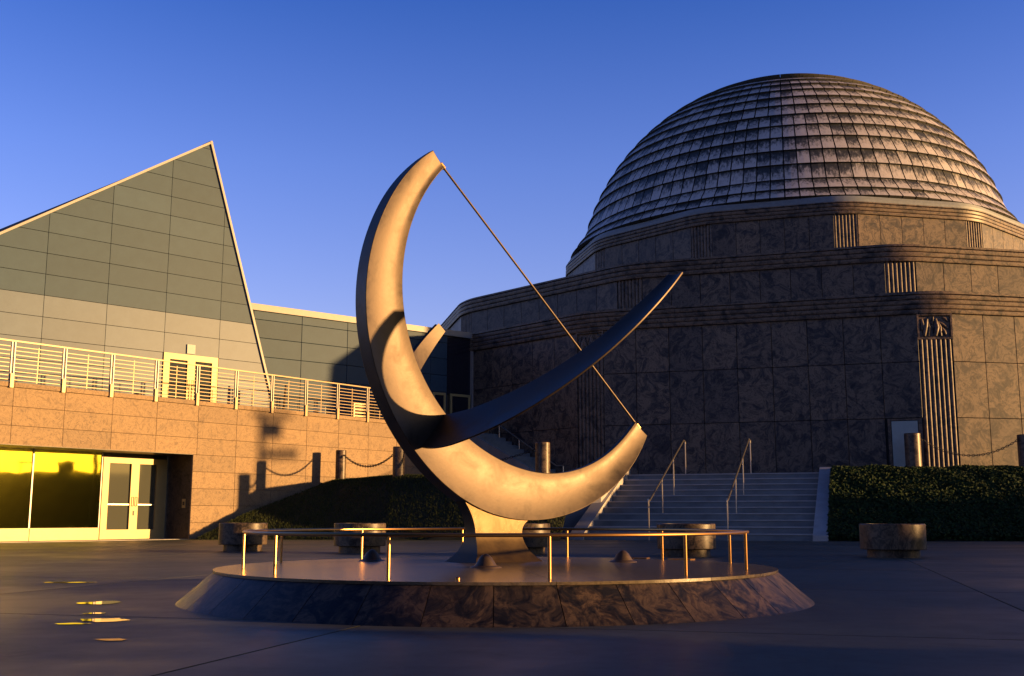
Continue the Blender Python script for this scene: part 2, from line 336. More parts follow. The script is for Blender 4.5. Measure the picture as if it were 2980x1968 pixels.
for ti, T in enumerate(TIERS):
    R = T['R']
    b = MB(); sweep(b, R, .55, [(-.08, T['z'][0]), (-.08, T['z'][1]), (-1.2, T['z'][1])], 1)
    b.obj('wall', BACK, bld)
    for f in T['faces']:
        W, ln = face(R, f); w_ = (ln-2*T['a'])/T['np']
        for ri, (z0, z1) in enumerate(T['rows']):
            for c_ in range(T['np']):
                if ti == 0 and f == -2 and c_ < 3: continue
                if ti == 0 and f == -1 and ri == 0 and c_ == T['np']-1: continue
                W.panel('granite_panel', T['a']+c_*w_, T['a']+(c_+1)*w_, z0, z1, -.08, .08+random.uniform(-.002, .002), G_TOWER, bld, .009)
    # fluted corner piers
    z0, z1 = T['rows'][0][0], T['rows'][-1][1]; zt = z1 if ti else 6.78
    me = None
    for k_ in ([-2, -1, 0, 1] if ti == 0 else [-3, -2, -1, 0, 1, 2]):
        if ti == 0 and k_ == -2: continue
        if me is None:
            b = MB(); W0 = .56; b.box((-W0, -.03, z0), (W0, .30, zt))
            nr = 7; pw = 2*W0/nr
            for i in range(nr):
                xc = -W0 + (i+.5)*pw; r_ = pw*.43; m_ = 8
                vs = []; 
                for zz in (z0, zt):
                    for j in range(m_+1):
                        a = pi*j/m_; vs.append((xc - r_*cos(a), -.03 - r_*sin(a)*.9, zz))
                fs = [(j, j+1, m_+1+j+1, m_+1+j) for j in range(m_)] + [tuple(range(m_+1))[::-1], tuple(range(m_+1, 2*m_+2))]
                b.add(vs, fs)
            me = b.mesh('fluted_pier', G_TRIM, 50)
        c_ = corner(R, k_) - PC; nrm = Vector((c_.x, c_.y, 0)).normalized(); p_ = c_ - nrm*(.55*sin(radians(15)) + .10)
        o = link('fluted_pier', me, bld, p_, atan2(nrm.y, nrm.x)+pi/2)
        if ti == 0:   # carved block above the flutes
            b = MB(); b.box((-.60, -.10, 6.78), (.60, .30, 6.86)); b.box((-.57, -.05, 6.86), (.57, .30, 7.62)); b.box((-.60, -.14, 7.62), (.60, .30, 7.70))
            b.box((-.60, -.13, 6.86), (-.54, .2, 7.62)); b.box((.54, -.13, 6.86), (.60, .2, 7.62))
            rr_ = random.Random(3+k_)
            for s_ in [((-.36, 6.9), (-.30, 7.25), (-.24, 7.5), .085), ((-.22, 6.9), (-.18, 7.2), (-.24, 7.42), .07), ((.02, 6.9), (.08, 7.2), (.05, 7.5), .1), ((.2, 6.9), (.17, 7.2), (.12, 7.4), .08),
                       ((.38, 6.92), (.33, 7.05), (.26, 7.2), .06), ((.14, 7.4), (.3, 7.3), (.46, 7.15), .05), ((-.44, 7.1), (-.4, 7.3), (-.42, 7.5), .07), ((.3, 7.56), (.38, 7.5), (.48, 7.4), .05), ((-.08, 7.3), (-.05, 7.45), (-.02, 7.58), .04)]:
                b.tube([(s_[0][0], -.06, s_[0][1]), (s_[1][0], -.09, s_[1][1]), (s_[2][0], -.06, s_[2][1])], [s_[3]*.7, s_[3], s_[3]*.6], 8)
            b.obj('relief_block', G_TRIM, bld, 50, loc=p_).rotation_euler = (0, 0, atan2(nrm.y, nrm.x)+pi/2)
    z0, z1, nb, par = T['c']
    b = MB(); sweep(b, R, 1.0, cornice_profile(z0, z1, nb, T['st'], par), 8); b.obj('cornice', G_TRIM, bld, 25)
    b = MB(); pl_ = tier_poly(R, 1.0, -.35, 8); b.prism(pl_, par-.35, par-.2); b.obj('roof', ROOFM, bld)
# gutter between cornice and dome
b = MB(); sweep(b, 12.882, 1.0, [(-.1, 14.99), (.0, 15.0), (.0, 15.12), (-.10, 15.14), (-.12, 15.30), (-.18, 15.32), (-.2, 15.22), (-.9, 15.4)], 8); b.obj('gutter', GUTTER, bld, 25)
# white service door on the shaded face
W, ln = face(24., -1)
dr = link('door', None, bld, W.pt(0, 0, 0))
def rel(o, parent): o.location = Vector(o.location) - Vector(parent.location); return o
rel(W.place('leaf', boxmesh(.86, .04, 1.95, WHITE, 'leaf'), 10.78, 2.0, .0, dr), dr)
b = MB()
for a in ((10.66, 10.76, 1.98, 4.03), (11.66, 11.78, 1.98, 4.03), (10.76, 11.66, 3.97, 4.03)): W.boxmb(b, a[0], a[1], a[2], a[3], -.05, .05)
rel(b.obj('frame', G_TRIM, dr), dr)
b = MB(); W.boxmb(b, 11.54, 11.58, 2.9, 3.05, .04, .09); rel(b.obj('handle', DARKMET, dr), dr)

# dome
DZ, DR = 13.466, 11.96
dome = link('dome', None, bld, (0, 0, DZ)) ; dome.location = (-.10, 0, DZ)
b = MB(); prof = [(12.25-.35, 15.25-DZ), (11.9-.25, 15.9-DZ)] + [((DR-.045)*cos(radians(a)), (DR-.045)*sin(radians(a))) for a in (14.5, 20, 26, 32, 38, 44, 50, 56, 62, 68, 74, 80, 85, 89)]
b.lathe(prof, 96); b.obj('dome_shell', TILED, dome, 40)
rows = []
# flared skirt rows then courses on the sphere: (r0,z0,r1,z1,count)
rows.append((12.36, 15.36-DZ, 12.02, 15.86-DZ, 114)); rows.append((12.02, 15.86-DZ, 11.58, 16.5-DZ, 114))
e0 = 14.7
for i in range(18):
    a0 = e0 + 4.08*i; a1 = a0 + 4.08
    if a1 > 88.6: a1 = 88.6
    n_ = 114 if i < 5 else (94 if i < 10 else (66 if i < 13 else (42 if i < 16 else 24)))
    rows.append((DR*cos(radians(a0)), DR*sin(radians(a0)), DR*cos(radians(a1)), DR*sin(radians(a1)), n_))
face_az = atan2(-PC.y, -PC.x)      # direction from dome to the forecourt
def tile(mb, r0, z0, r1, z1, az0, az1, rnd):
    # slab from lower edge (proud) to upper edge, curved along the course
    tx, tz = r1-r0, z1-z0; ln_ = hypot(tx, tz); nx, nz = tz/ln_, -tx/ln_
    m_ = 3; vs = []; at_ = []; nsub = 2
    for (lo, th) in ((0, 1), (0, 0)):
        for j in range(m_+1):
            t = -.04 + 1.08*j/m_
            o_ = (.10*(1-t) + .012) if th else (-.06 + .0*t)
            bulge = .0
            rr = r0+tx*t + nx*o_; zz = z0+tz*t + nz*o_
            for s_ in range(nsub+1):
                a = az0 + (az1-az0)*s_/nsub; vs.append((rr*cos(a), rr*sin(a), zz)); at_.append((max(0, min(1, t)), rnd))
    W_ = nsub+1; H_ = (m_+1)*W_; fs = []; mi = []
    for j in range(m_):
        for s_ in range(nsub):
            a = j*W_+s_; fs.append((a, a+1, a+W_+1, a+W_)); mi.append(0)
    for s_ in range(nsub): fs.append((s_+1, s_, H_+s_, H_+s_+1)); mi.append(1)
    for j in range(m_):
        a = j*W_; fs.append((a, a+W_, H_+a+W_, H_+a)); mi.append(1); a += nsub; fs.append((a+W_, a, H_+a, H_+a+W_)); mi.append(1)
    o = len(mb.v); mb.v += vs; mb.f += [tuple(i+o for i in f) for f in fs]; mb.a += at_; mb.mi += mi
rest = MB(); nt_ = 0; rg = random.Random(11)
for ri, (r0, z0, r1, z1, n_) in enumerate(rows):
    da = 2*pi/n_; gap = (.030 if ri < 12 else .010)/max(r0, 1); off = (ri % 2)*0
    me = None
    for j in range(n_):
        az = face_az + (j + .5*(ri % 3 == 1)*0)*da
        rel_ = (az - face_az + pi) % (2*pi) - pi
        if ri < 7 and -1.12 < rel_ < 1.12 and nt_ < 300:
            if me is None:
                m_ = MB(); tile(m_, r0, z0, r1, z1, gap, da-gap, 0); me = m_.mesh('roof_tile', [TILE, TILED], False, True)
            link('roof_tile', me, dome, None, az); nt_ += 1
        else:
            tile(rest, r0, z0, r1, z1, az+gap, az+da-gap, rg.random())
o = rest.obj('roof_tiles', [TILE, TILED], dome, False, True); o['kind'] = 'stuff'
b = MB(); b.lathe([(.5, 11.9), (.5, 12.02), (.3, 12.05), (.05, 12.07)], 20); b.obj('cap', GUTTER, dome, True)
for lx, ly in ((-1.9, -1.4), (-2.5, -1.2)):
    b = MB(); b.lathe([(.05, 0), (.05, .22), (.09, .24), (.09, .36), (.03, .4)], 8); b.obj('aircraft_lamp', DARKMET, dome, loc=(lx, ly, sqrt(DR**2-lx*lx-ly*ly)+.05))

# ------------------------------------------------------------------ pavilion wing
WG = Wall((-1.69, 46.58), (.763, .647))
wing = thing('pavilion_wing', 'low grey panelled wing with pale roof edge joining the stone tower', 'building')
b = MB(); WG.boxmb(b, -13.5, .0, 1.9, 8.3, -8, -.09); b.obj('wall', BACKW, wing)
tj = [-13.5, -12.3, -10.28, -8.26, -6.24, -4.22, -2.2, -1.35]; zr = [3.75, 4.42, 5.12, 5.82, 6.52, 7.22, 7.90, 8.22]
for i in range(len(tj)-1):
    for j in range(len(zr)-1): WG.panel('wall_panel', tj[i], tj[i+1], zr[j], zr[j+1], -.09, .09, PANEL, wing, .008)
b = MB(); WG.boxmb(b, -13.5, .06, 8.22, 8.46, -.3, .10); b.obj('roof_edge', EDGEM, wing)
b = MB(); WG.boxmb(b, -.10, .06, 1.9, 8.22, -.2, .12); b.obj('corner_post', EDGEM, wing)
b = MB(); WG.boxmb(b, -1.35, -.10, 5.75, 8.22, -.10, -.03); b.obj('dark_pane', GLASSK, wing)
for t0, t1 in ((-2.1, -1.45), (-1.2, -.15)):
    d_ = link('door', None, wing)
    b = MB(); WG.boxmb(b, t0, t0+.09, 3.7, 5.78, -.0, .06); WG.boxmb(b, t1-.09, t1, 3.7, 5.78, 0, .06); WG.boxmb(b, t0+.09, t1-.09, 5.68, 5.78, 0, .06); b.obj('frame', DOORF, d_)
    b = MB(); WG.boxmb(b, t0+.09, t1-.09, 3.7, 5.68, .0, .02); b.obj('pane', GLASSK, d_)

# ------------------------------------------------------------------ pyramid shaped glass pavilion
PY = Wall((-8.4, 39.5), (.71, .705))
pyr = thing('pyramid_pavilion', 'tall pointed pavilion wall of grey green panels with a pale slanted edge', 'building')
ap = (-3.15, 13.80); lslope = (13.80-9.21)/(10.05-3.15)
def ztop(t):
    if t <= ap[0]: return ap[1] + (t-ap[0])*lslope
    return ap[1] - (t-ap[0])*(13.80-4.2)/(3.15-.06)
def clip_poly(poly, f):
    out = []
    for i in range(len(poly)):
        p_, q_ = poly[i], poly[(i+1) % len(poly)]; fp, fq = f(p_), f(q_)
        if fp >= 0: out.append(p_)
        if (fp >= 0) != (fq >= 0):
            t = fp/(fp-fq); out.append((p_[0]+(q_[0]-p_[0])*t, p_[1]+(q_[1]-p_[1])*t))
    return out
mL = lslope; mR = (13.80-4.2)/(3.15-.06)
fL = lambda p_: ap[1] + (p_[0]-ap[0])*mL - p_[1] - .05
fR = lambda p_: ap[1] - (p_[0]-ap[0])*mR - p_[1] - .12
base = 3.9; t_l = -17.5
core = clip_poly(clip_poly([(t_l, base), (.3, base), (.3, 14), (t_l, 14)], fL), fR)
def extr(mb, poly, o0, o1, W_):
    n_ = len(poly); vs = [W_.pt(t, z, o0) for t, z in poly] + [W_.pt(t, z, o1) for t, z in poly]
    mb.add(vs, [tuple(range(n_)), tuple(range(n_, 2*n_))[::-1]] + [(i, n_+i, n_+(i+1) % n_, (i+1) % n_) for i in range(n_)])
# the building runs back behind its pointed end wall, its roof dropping away
b = MB(); n_ = len(core); bk = [(t, base + (z-base)*.45) for t, z in core]
vs = [PY.pt(t, z, -.07) for t, z in core] + [PY.pt(t-1.5, z, -16) for t, z in bk]
b.add(vs, [tuple(range(n_)), tuple(range(n_, 2*n_))[::-1]] + [(i, n_+i, n_+(i+1) % n_, (i+1) % n_) for i in range(n_)])
b.obj('wall', BACKW, pyr)
tj = [-16.8, -14.75, -12.7, -10.65, -8.6, -6.58, -4.55, -2.5, -.45, .3]; zr = [3.9, 4.06, 4.74, 5.42, 6.10, 6.78, 7.46, 8.13, 8.80, 9.47, 10.14, 10.81, 11.48, 12.15, 12.82, 13.49, 14.1]
for i in range(len(tj)-1):
    for j in range(len(zr)-1):
        g_ = .008
        if i == 6 and zr[j] < 6.0 : continue      # door bay
        pg = clip_poly(clip_poly([(tj[i]+g_, zr[j]+g_), (tj[i+1]-g_, zr[j]+g_), (tj[i+1]-g_, zr[j+1]-g_), (tj[i]+g_, zr[j+1]-g_)], fL), fR)
        if len(pg) < 3: continue
        ar_ = abs(sum(pg[q_][0]*pg[(q_+1) % len(pg)][1]-pg[(q_+1) % len(pg)][0]*pg[q_][1] for q_ in range(len(pg))))/2
        if ar_ < .01: continue
        b = MB(); c0 = PY.pt(tj[i], zr[j], 0); extr(b, pg, -.065, .0, PY); b.v = [tuple(Vector(v)-c0) for v in b.v]
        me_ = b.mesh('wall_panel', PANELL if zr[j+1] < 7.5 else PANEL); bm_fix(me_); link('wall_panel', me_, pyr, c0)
def strip(mb, p0, p1, wdt, o0, o1, W_):
    dx, dz = p1[0]-p0[0], p1[1]-p0[1]; l_ = hypot(dx, dz); nx, nz = -dz/l_*wdt, dx/l_*wdt
    extr(mb, [(p0[0], p0[1]), (p1[0], p1[1]), (p1[0]+nx, p1[1]+nz), (p0[0]+nx, p0[1]+nz)], o0, o1, W_)
b = MB(); strip(b, (t_l, ap[1]+(t_l-ap[0])*mL), ap, -.075, -.5, .06, PY); b.obj('roof_edge', EDGEM, pyr); 
b = MB(); strip(b, ap, (-.06, 4.2), -.08, -.5, .07, PY); b.obj('corner_edge', EDGEM, pyr)
d_ = link('door', None, pyr)
b = MB()
for a in ((-4.55, -4.33, 4.0, 6.02), (-3.68, -3.40, 4.0, 5.90), (-2.76, -2.54, 4.0, 6.02), (-4.33, -2.76, 5.90, 6.02), (-4.55, -2.54, 6.02, 6.10)): PY.boxmb(b, *a, -.04, .05)
b.obj('frame', DOORF, d_)
for t0, t1 in ((-4.33, -3.68), (-3.40, -2.76)):
    b = MB(); PY.boxmb(b, t0, t1, 4.0, 5.90, -.03, .0); b.obj('pane', GLASSU, d_)
b = MB()
for t0 in (-3.62, -3.46): b.tube([PY.pt(t0, 4.95, .05), PY.pt(t0, 4.95, .1), PY.pt(t0, 5.25, .1), PY.pt(t0, 5.25, .05)], .012, 6)
b.obj('handle', DARKMET, d_)
b = MB(); PY.boxmb(b, -3.72, -3.42, 6.14, 6.46, 0.002, .05); b.obj('door_sign', WHITE, pyr)  # small square sign above the double door
b = MB(); PY.boxmb(b, t_l, .3, 3.75, 3.93, -.1, .12); b.obj('base_trim', CONC, pyr)

# ------------------------------------------------------------------ terrace building with recessed entrance
TW = Wall((-9.81, 33.976), (.601, .799))
ter = thing('entrance_building', 'low stone wall building with glass entrance under the railed terrace', 'building')
b = MB(); WT = -14.
extr_poly = [(WT, 2.60), (.02, 2.60), (.02, -.03), (15.2, -.03), (15.2, 4.0), (WT, 4.0)]
n_ = len(extr_poly); extr(b, extr_poly, -.5, -.07, TW); b.obj('wall', BACKW, ter)
b = MB(); poly = [TW.pt(WT, 0, -.5), TW.pt(14.4, 0, -.5), (-4, 52, 0), (-26, 45, 0), (-30, 20, 0)]; b.prism([(p_[0], p_[1]) for p_ in poly], 3.9, 4.04); b.obj('terrace_floor', CONC, ter)
cols = [.0 if i == 0 else .13+1.5*i for i in range(0, 10)]
zrow = [-.02, .5, 1.02, 1.535, 2.05, 2.57]
for i in range(len(cols)-1):
    for j in range(len(zrow)-1):
        if i >= 4 and j < 3: continue
        TW.panel('granite_panel', cols[i], cols[i+1], zrow[j], zrow[j+1], -.07, .07+random.uniform(-.001, .002), G_WALL, ter, .0032)
zup = [2.57, 3.08, 3.59, 4.10]
for i in range(-9, 10):
    for j in range(3):
        TW.panel('granite_panel', .13+1.5*i, .13+1.5*(i+1), zup[j], zup[j+1], -.07, .07+random.uniform(-.001, .002), G_WALL, ter, .0032)
    TW.panel('coping_stone', .13+1.5*i, .13+1.5*(i+1), 4.10, 4.24, -.5, .53, G_WALL, ter, .005)
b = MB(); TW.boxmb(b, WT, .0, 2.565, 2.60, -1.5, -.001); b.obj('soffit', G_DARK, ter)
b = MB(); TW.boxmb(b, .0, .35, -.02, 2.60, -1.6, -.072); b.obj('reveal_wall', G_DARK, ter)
b = MB(); TW.boxmb(b, -.02, -.002, .95, 1.22, -.42, -.25); o = b.obj('door_control_box', DOORF, ter)
b = MB(); TW.boxmb(b, -.028, -.021, 1.03, 1.14, -.38, -.29); o = b.obj('control_button', DARKMET, ter)
b = MB(); TW.boxmb(b, WT, .0, .0, .014, -1.26, -.05); b.obj('threshold', CONC, ter)
gs = -1.26
edges = [-14, -11.05, -8.86, -6.66, -4.47, -2.30]
for i in range(len(edges)-1):
    wi = link('window', None, ter)
    b = MB(); TW.boxmb(b, edges[i]+.02, edges[i+1]-.02, .36, 2.55, gs-.02, gs); b.obj('pane', GLASSY, wi)
    b = MB(); TW.boxmb(b, edges[i]+.01, edges[i+1]-.01, .0, .36, gs-.02, gs+.06); b.obj('sill', DOORF, wi)
    b = MB(); TW.boxmb(b, edges[i+1]-.02, edges[i+1]+.02, .36, 2.55, gs-.02, gs+.03); b.obj('mullion', STEELD, wi)
d_ = link('entrance_door', None, ter)
b = MB()
for a in ((-2.28, -2.07, 0.3, 2.44), (-1.32, -1.04, .3, 2.27), (-.42, -.05, .3, 2.44), (-2.07, -1.32, 2.27, 2.44), (-1.04, -.42, 2.27, 2.44), (-1.32, -1.04, 2.27, 2.44), (-2.28, -.05, .02, .30)): TW.boxmb(b, *a, gs-.03, gs+.06)
b.obj('frame', DOORF, d_)
b = MB(); TW.boxmb(b, -2.28, -.05, 2.44, 2.56, gs-.03, gs+.02); b.obj('transom', DARKMET, d_)
for t0, t1 in ((-2.07, -1.32), (-1.04, -.42)):
    b = MB(); TW.boxmb(b, t0, t1, .30, 2.27, gs-.02, gs); b.obj('pane', GLASSD, d_)
    b = MB(); TW.boxmb(b, t0, t1-.03, 1.03, 1.06, gs+.02, gs+.06); b.obj('push_bar', STEEL, d_)
for t0 in (-1.24, -1.12):
    b = MB(); b.tube([TW.pt(t0, 1.0, gs+.06), TW.pt(t0, 1.0, gs+.12), TW.pt(t0, 1.27, gs+.12), TW.pt(t0, 1.27, gs+.06)], .012, 6); b.obj('handle', DARKMET, d_)
b = MB(); TW.boxmb(b, -1.2, -1.16, .72, .86, gs+.06, gs+.08); b.obj('lock', DARKMET, d_)

# terrace railing
rl = thing('terrace_railing', 'horizontal bar metal railing along the top of the stone terrace wall', 'railing')
posts = [0.02+1.5*i for i in range(-9, 6)] + [8.9, 10.4]
b = MB(); TW.boxmb(b, WT, 10.4, 5.325, 5.365, -.03, .03); b.obj('top_rail', TRIMW, rl)
mp1 = MB(); mp1.box((-.055, -.02, 0), (-.030, .03, 1.24)); mp1.box((.030, -.02, 0), (.055, .03, 1.24)); mp1 = mp1.mesh('post', STEELD)
mp2 = MB(); mp2.box((-.05, -.05, 0), (.05, .03, .38)); mp2 = mp2.mesh('post_shoe', TRIMW)
for t in posts:
    o = TW.place('post', mp1, t, 4.08, .03, rl)
    o2 = link('post_shoe', mp2, o, (0, 0, 0))
for i in range(len(posts)-1):
    b = MB()
    for j in range(9): 
        zb = 4.30 + .112*j; TW.boxmb(b, posts[i]+.06, posts[i+1]-.06, zb-.009, zb+.009, -.012, .012)
    tm = (posts[i]+posts[i+1])/2; TW.boxmb(b, tm-.012, tm+.012, 4.26, 5.24, -.02, -.013)
    b.obj('bar_infill', TRIMW, rl)
# things standing on the terrace behind the railing
def tpt(u, Y): return ((u-1490)/3243*Y, Y)
x, y = tpt(381, 35.0); b = MB(); b.lathe([(.10, 0), (.10, .42), (.13, .44), (.13, .52), (.05, .55)], 14); tag(b.obj('path_light', DARKMET, None, True, loc=(x, y, 4.04)), 'short dark light fitting left of the upper double doors', 'light')
x, y = tpt(921, 40.2); t_ = thing('utility_box', 'small pale box with dark opening behind the terrace railing', 'box', (x, y, 4.04))
b = MB(); b.box((-.22, -.1, 0), (.22, .1, .62)); b.obj('body', WHITE, t_); b = MB(); b.box((-.16, -.115, .16), (-.02, -.101, .5)); b.obj('opening', DARKMET, t_)
LB = thing('louvred_vent', 'bright louvred vent box behind the right end of terrace railing', 'vent')
bw = Wall(tpt(1020, 41.5), (.72, .69)); b = MB(); 
for a in ((0, .05, 4.04, 4.95), (.95, 1.0, 4.04, 4.95), (.05, .95, 4.90, 4.95)): bw.boxmb(b, *a, -.05, .05)
b.obj('frame', TRIMW, LB)
for j in range(7): b = MB(); bw.boxmb(b, .05, .95, 4.08+.12*j, 4.14+.12*j, -.03, .04); b.obj('slat', TRIMW, LB)
for i, (u0, lab) in enumerate(((676, 'dark slim curved post behind the railing beside the pyramid door'), (819, 'dark slim curved post behind the railing right of the pyramid corner'))):
    x, y = tpt(u0, 38.0); b = MB(); b.tube([(x-.10, y, 4.04), (x-.04, y, 4.5), (x, y, 5.2)], [.05, .04, .035], 8); tag(b.obj('lamp_stake', DARKMET, None, True), lab, 'post', 'dark posts behind the railing')

# ------------------------------------------------------------------ main staircase
E1 = Vector((.952, -.307, 0)).normalized(); E2 = Vector((.307, .952, 0)).normalized(); O = Vector((2.17, 33.5, 0)); SWd = 6.63; TR = .64; RS = 2.17/11
srz = atan2(E1.y, E1.x)
stt = thing('staircase', 'broad concrete staircase climbing from the plaza to the stone tower', 'stairs', O, rz=srz)
for i in range(11):
    b = MB(); h_ = RS*(i+1); y0 = TR*i; y1 = TR*(i+1)+.02 if i < 10 else TR*i+1.5
    b.box((0, y0, max(0, h_-RS-.1)), (SWd, y1, h_-.035)); b.box((0, y0-.03, h_-.035), (SWd, y1-.003, h_), None, 1); b.obj('step', [STEPM, CONC], stt)  # paler nosing: sky light on the step edges put into the colour
for x0, x1 in ((-.42, 0), (SWd, SWd+.42)):
    b = MB(); pr = [(-.18, -.02), (-.18, .16), (TR*10+.02, 2.17+.18), (TR*10+.5, 2.17+.18), (TR*10+.5, -.02)]
    vs = [(x0, y, z) for y, z in pr] + [(x1, y, z) for y, z in pr]; n_ = len(pr)
    b.add(vs, [tuple(range(n_))[::-1], tuple(range(n_, 2*n_))] + [(i, (i+1) % n_, n_+(i+1) % n_, n_+i) for i in range(n_)])
    me_ = b.mesh('cheek_wall', CONC); bm_fix(me_); link('cheek_wall', me_, stt)
for lab, xr in (('steel stair handrail in the middle of the broad steps, nearer the sundial', 2.02), ('steel stair handrail on the broad steps nearer the leafy bank', 4.30)):
    hr = thing('handrail', lab, 'handrail', O + E1*xr, 'handrails on the broad stairs', srz)
    y0 = -.22; top = TR*10+.10
    b = MB(); b.tube([(0, y0-.12, 1.17), (0, y0+.12, 1.15), (0, top, 2.17+1.19), (0, top+.30, 2.17+1.16), (0, top+.32, 2.17+1.08)], .026, 8); b.obj('rail', STEEL, hr, True)
    for y in (y0-.08, 2.0, 4.2, top+.28):
        k_ = int(math.floor((y+.025)/TR)+1) if y > 0 else 0
        zb = min(11, k_)*RS; zt_ = 1.16 if y < 0 else min(2.17+1.16, 1.15 + (y-(y0+.12))*(2.21/(top-y0-.12)))
        b = MB(); b.tube([(0, y, zb), (0, y, zt_)], .019, 8); b.obj('post', STEEL, hr, True)

# side stairs beside the tower
SS = Wall((-.06+1.75*-.742, 44.7+1.75*-.67), (.67, -.742))
sst = thing('side_staircase', 'concrete side stairs along the shaded tower wall behind the sundial', 'stairs')
for i in range(12):
    b = MB(); z1 = 4.02-.17*i; t0 = -.9+.36*i
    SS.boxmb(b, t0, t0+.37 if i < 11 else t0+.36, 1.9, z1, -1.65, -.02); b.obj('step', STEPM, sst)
b = MB(); extr(b, [(-2.2, 1.9), (3.7, 1.9), (3.7, 2.25), (-.6, 4.1), (-2.2, 4.1)], -.02, .18, SS); me_ = b.mesh('side_wall', STEPM); bm_fix(me_); link('side_wall', me_, sst)
for nm, off, lab in ((0, .1, 'side stair handrail with sunlit posts beside the stone bollard'), (1, -1.5, 'far side stair handrail against the dark tower wall')):
    hr = thing('handrail', lab, 'handrail', (0, 0, 0), 'handrails of the side stairs')
    b = MB(); a0 = -.9; a1 = 3.3
    pts = [SS.pt(a0, 4.02+.62, off), SS.pt(a1-.4, 2.62, off), SS.pt(a1, 2.60, off)] if nm else [SS.pt(-1.2, 4.10, off), SS.pt(1.5, 2.72, off), SS.pt(1.85, 2.70, off)]
    b.tube(pts, .026, 8)
    b.obj('rail', STEEL, hr, True)
    for t in ((.1, 1.55) if not nm else (-.4, .8, 2.0, a1-.02)):
        P_ = SS.pt(t, 0, off); zt_ = (2.75 if t > 1.5 else 2.75+(1.5-t)*.51) if not nm else (2.60 if t > 2.8 else 2.62+(a1-.4-t)*.53)
        b = MB(); b.tube([(P_.x, P_.y, 1.95), (P_.x, P_.y, zt_)], .045 if not nm else .022, 8); b.obj('post', STEEL, hr, True)

# ------------------------------------------------------------------ banks of grass and ivy
def smooth(a, b_, x): t = max(0, min(1, (x-a)/(b_-a))); return t*t*(3-2*t)
CREST = [(-8.0, 37.4), (-6.6, 37.3), (-5.6, 37.0), (-3.7, 35.0), (-1.5, 34.3), (1.2, 33.5), (3.2, 35.2)]
def bankL(x, y):
    yc = CREST[0][1]
    for (xa, ya), (xb, yb) in zip(CREST, CREST[1:]):
        if xa <= x <= xb: yc = ya+(yb-ya)*(x-xa)/(xb-xa)
        elif x > xb: yc = yb
    yf = 33.55 - 1.15*smooth(-8, 1, x); h_ = (y-yf)/(yc-yf)*1.95; h_ = h_ if h_ < 1.75 else 1.75+.2*(1-math.exp(-(h_-1.75)/.2))
    h_ = min(h_, .37+(x+8.95-.25*max(0, y-35))*.66)
    return max(-.05, h_ + .03*sin(x*1.3)*smooth(33.6, 35, y)) if h_ > 0 else -.05
def bankR(x, y):
    h_ = (y-31.15)*.42; h_ = h_ if h_ < 1.85 else 1.85+.4*(1-math.exp(-(h_-1.85)/.4))
    return max(-.05, h_ + .025*sin(x*1.7)+.02*sin(x*4.3+y))
def bank(name, x0, x1, y0, y1, f, nx, ny, mat):
    b = MB(); vs = [(x0(y)+(x1(y)-x0(y))*i/nx, y, f(x0(y)+(x1(y)-x0(y))*i/nx, y)) for j in range(ny+1) for y in [y0+(y1-y0)*j/ny] for i in range(nx+1)]
    b.add(vs, [(j*(nx+1)+i, j*(nx+1)+i+1, (j+1)*(nx+1)+i+1, (j+1)*(nx+1)+i) for j in range(ny) for i in range(nx)])
    return struct(b.obj(name, mat, None, True))
xw = lambda y: -9.81 + (y-33.976)*.601/.799 + .02
xl = lambda y: O.x - .40 + (y-33.5)*.3225
xr0 = lambda y: O.x + (SWd+.40)*E1.x + (y-31.35)*.3225
xr1 = lambda y: 42.0
bank('left_bank', xw, xl, 32.0, 38.6, bankL, 40, 24, EARTH)
bank('right_bank', xr0, xr1, 31.1, 38.2, bankR, 60, 24, EARTH)
def scatter(name, x0, x1, ya, yb, f, count, size, mat, kind, hair=False):
    rg = random.Random(5); b = MB()
    for _ in range(count):
        y = rg.uniform(ya, yb); x = x0(y) + (x1(y)-x0(y))*rg.random(); z = f(x, y); rnd = rg.random()
        if hair:
            a = rg.uniform(0, 2*pi); hh = size*rg.uniform(.6, 1.3); wd = .012
            lx, ly = rg.gauss(0, .35)*hh, rg.gauss(0, .35)*hh - .1*hh
            b.add([(x-wd*cos(a), y-wd*sin(a), z-.01), (x+wd*cos(a), y+wd*sin(a), z-.01), (x+lx, y+ly, z+hh)], [(0, 1, 2)], (0, rnd))
        else:
            z += rg.random()**1.5*.16; n = Vector((rg.gauss(0, .6), rg.gauss(-.6, .5), rg.gauss(.7, .5))).normalized(); u = n.orthogonal().normalized(); u.rotate(Matrix.Rotation(rg.uniform(0, 6.3), 3, n)); v = n.cross(u); s_ = size*rg.uniform(.6, 1.3)
            c_ = Vector((x, y-.05*rg.random(), z+.02)); b.add([c_-u*s_, c_-v*s_*.6+n*s_*.15, c_+u*s_*1.1, c_+v*s_*.6+n*s_*.15], [(0, 1, 2, 3)], (0, rnd))
    o = b.obj(name, mat, None, False, True); o['kind'] = kind; return o
o = scatter('grass', xw, xl, 32.4, 38.0, bankL, 90000, .055, GRASSM, 'stuff', True); tag(o, 'dark mown grass on the bank left of the broad stairs', 'grass')
o = scatter('ivy', xr0, lambda y: 19, 31.15, 37.2, bankR, 90000, .055, IVY, 'stuff'); tag(o, 'dense leafy ground cover on the bank right of the broad stairs', 'ivy')

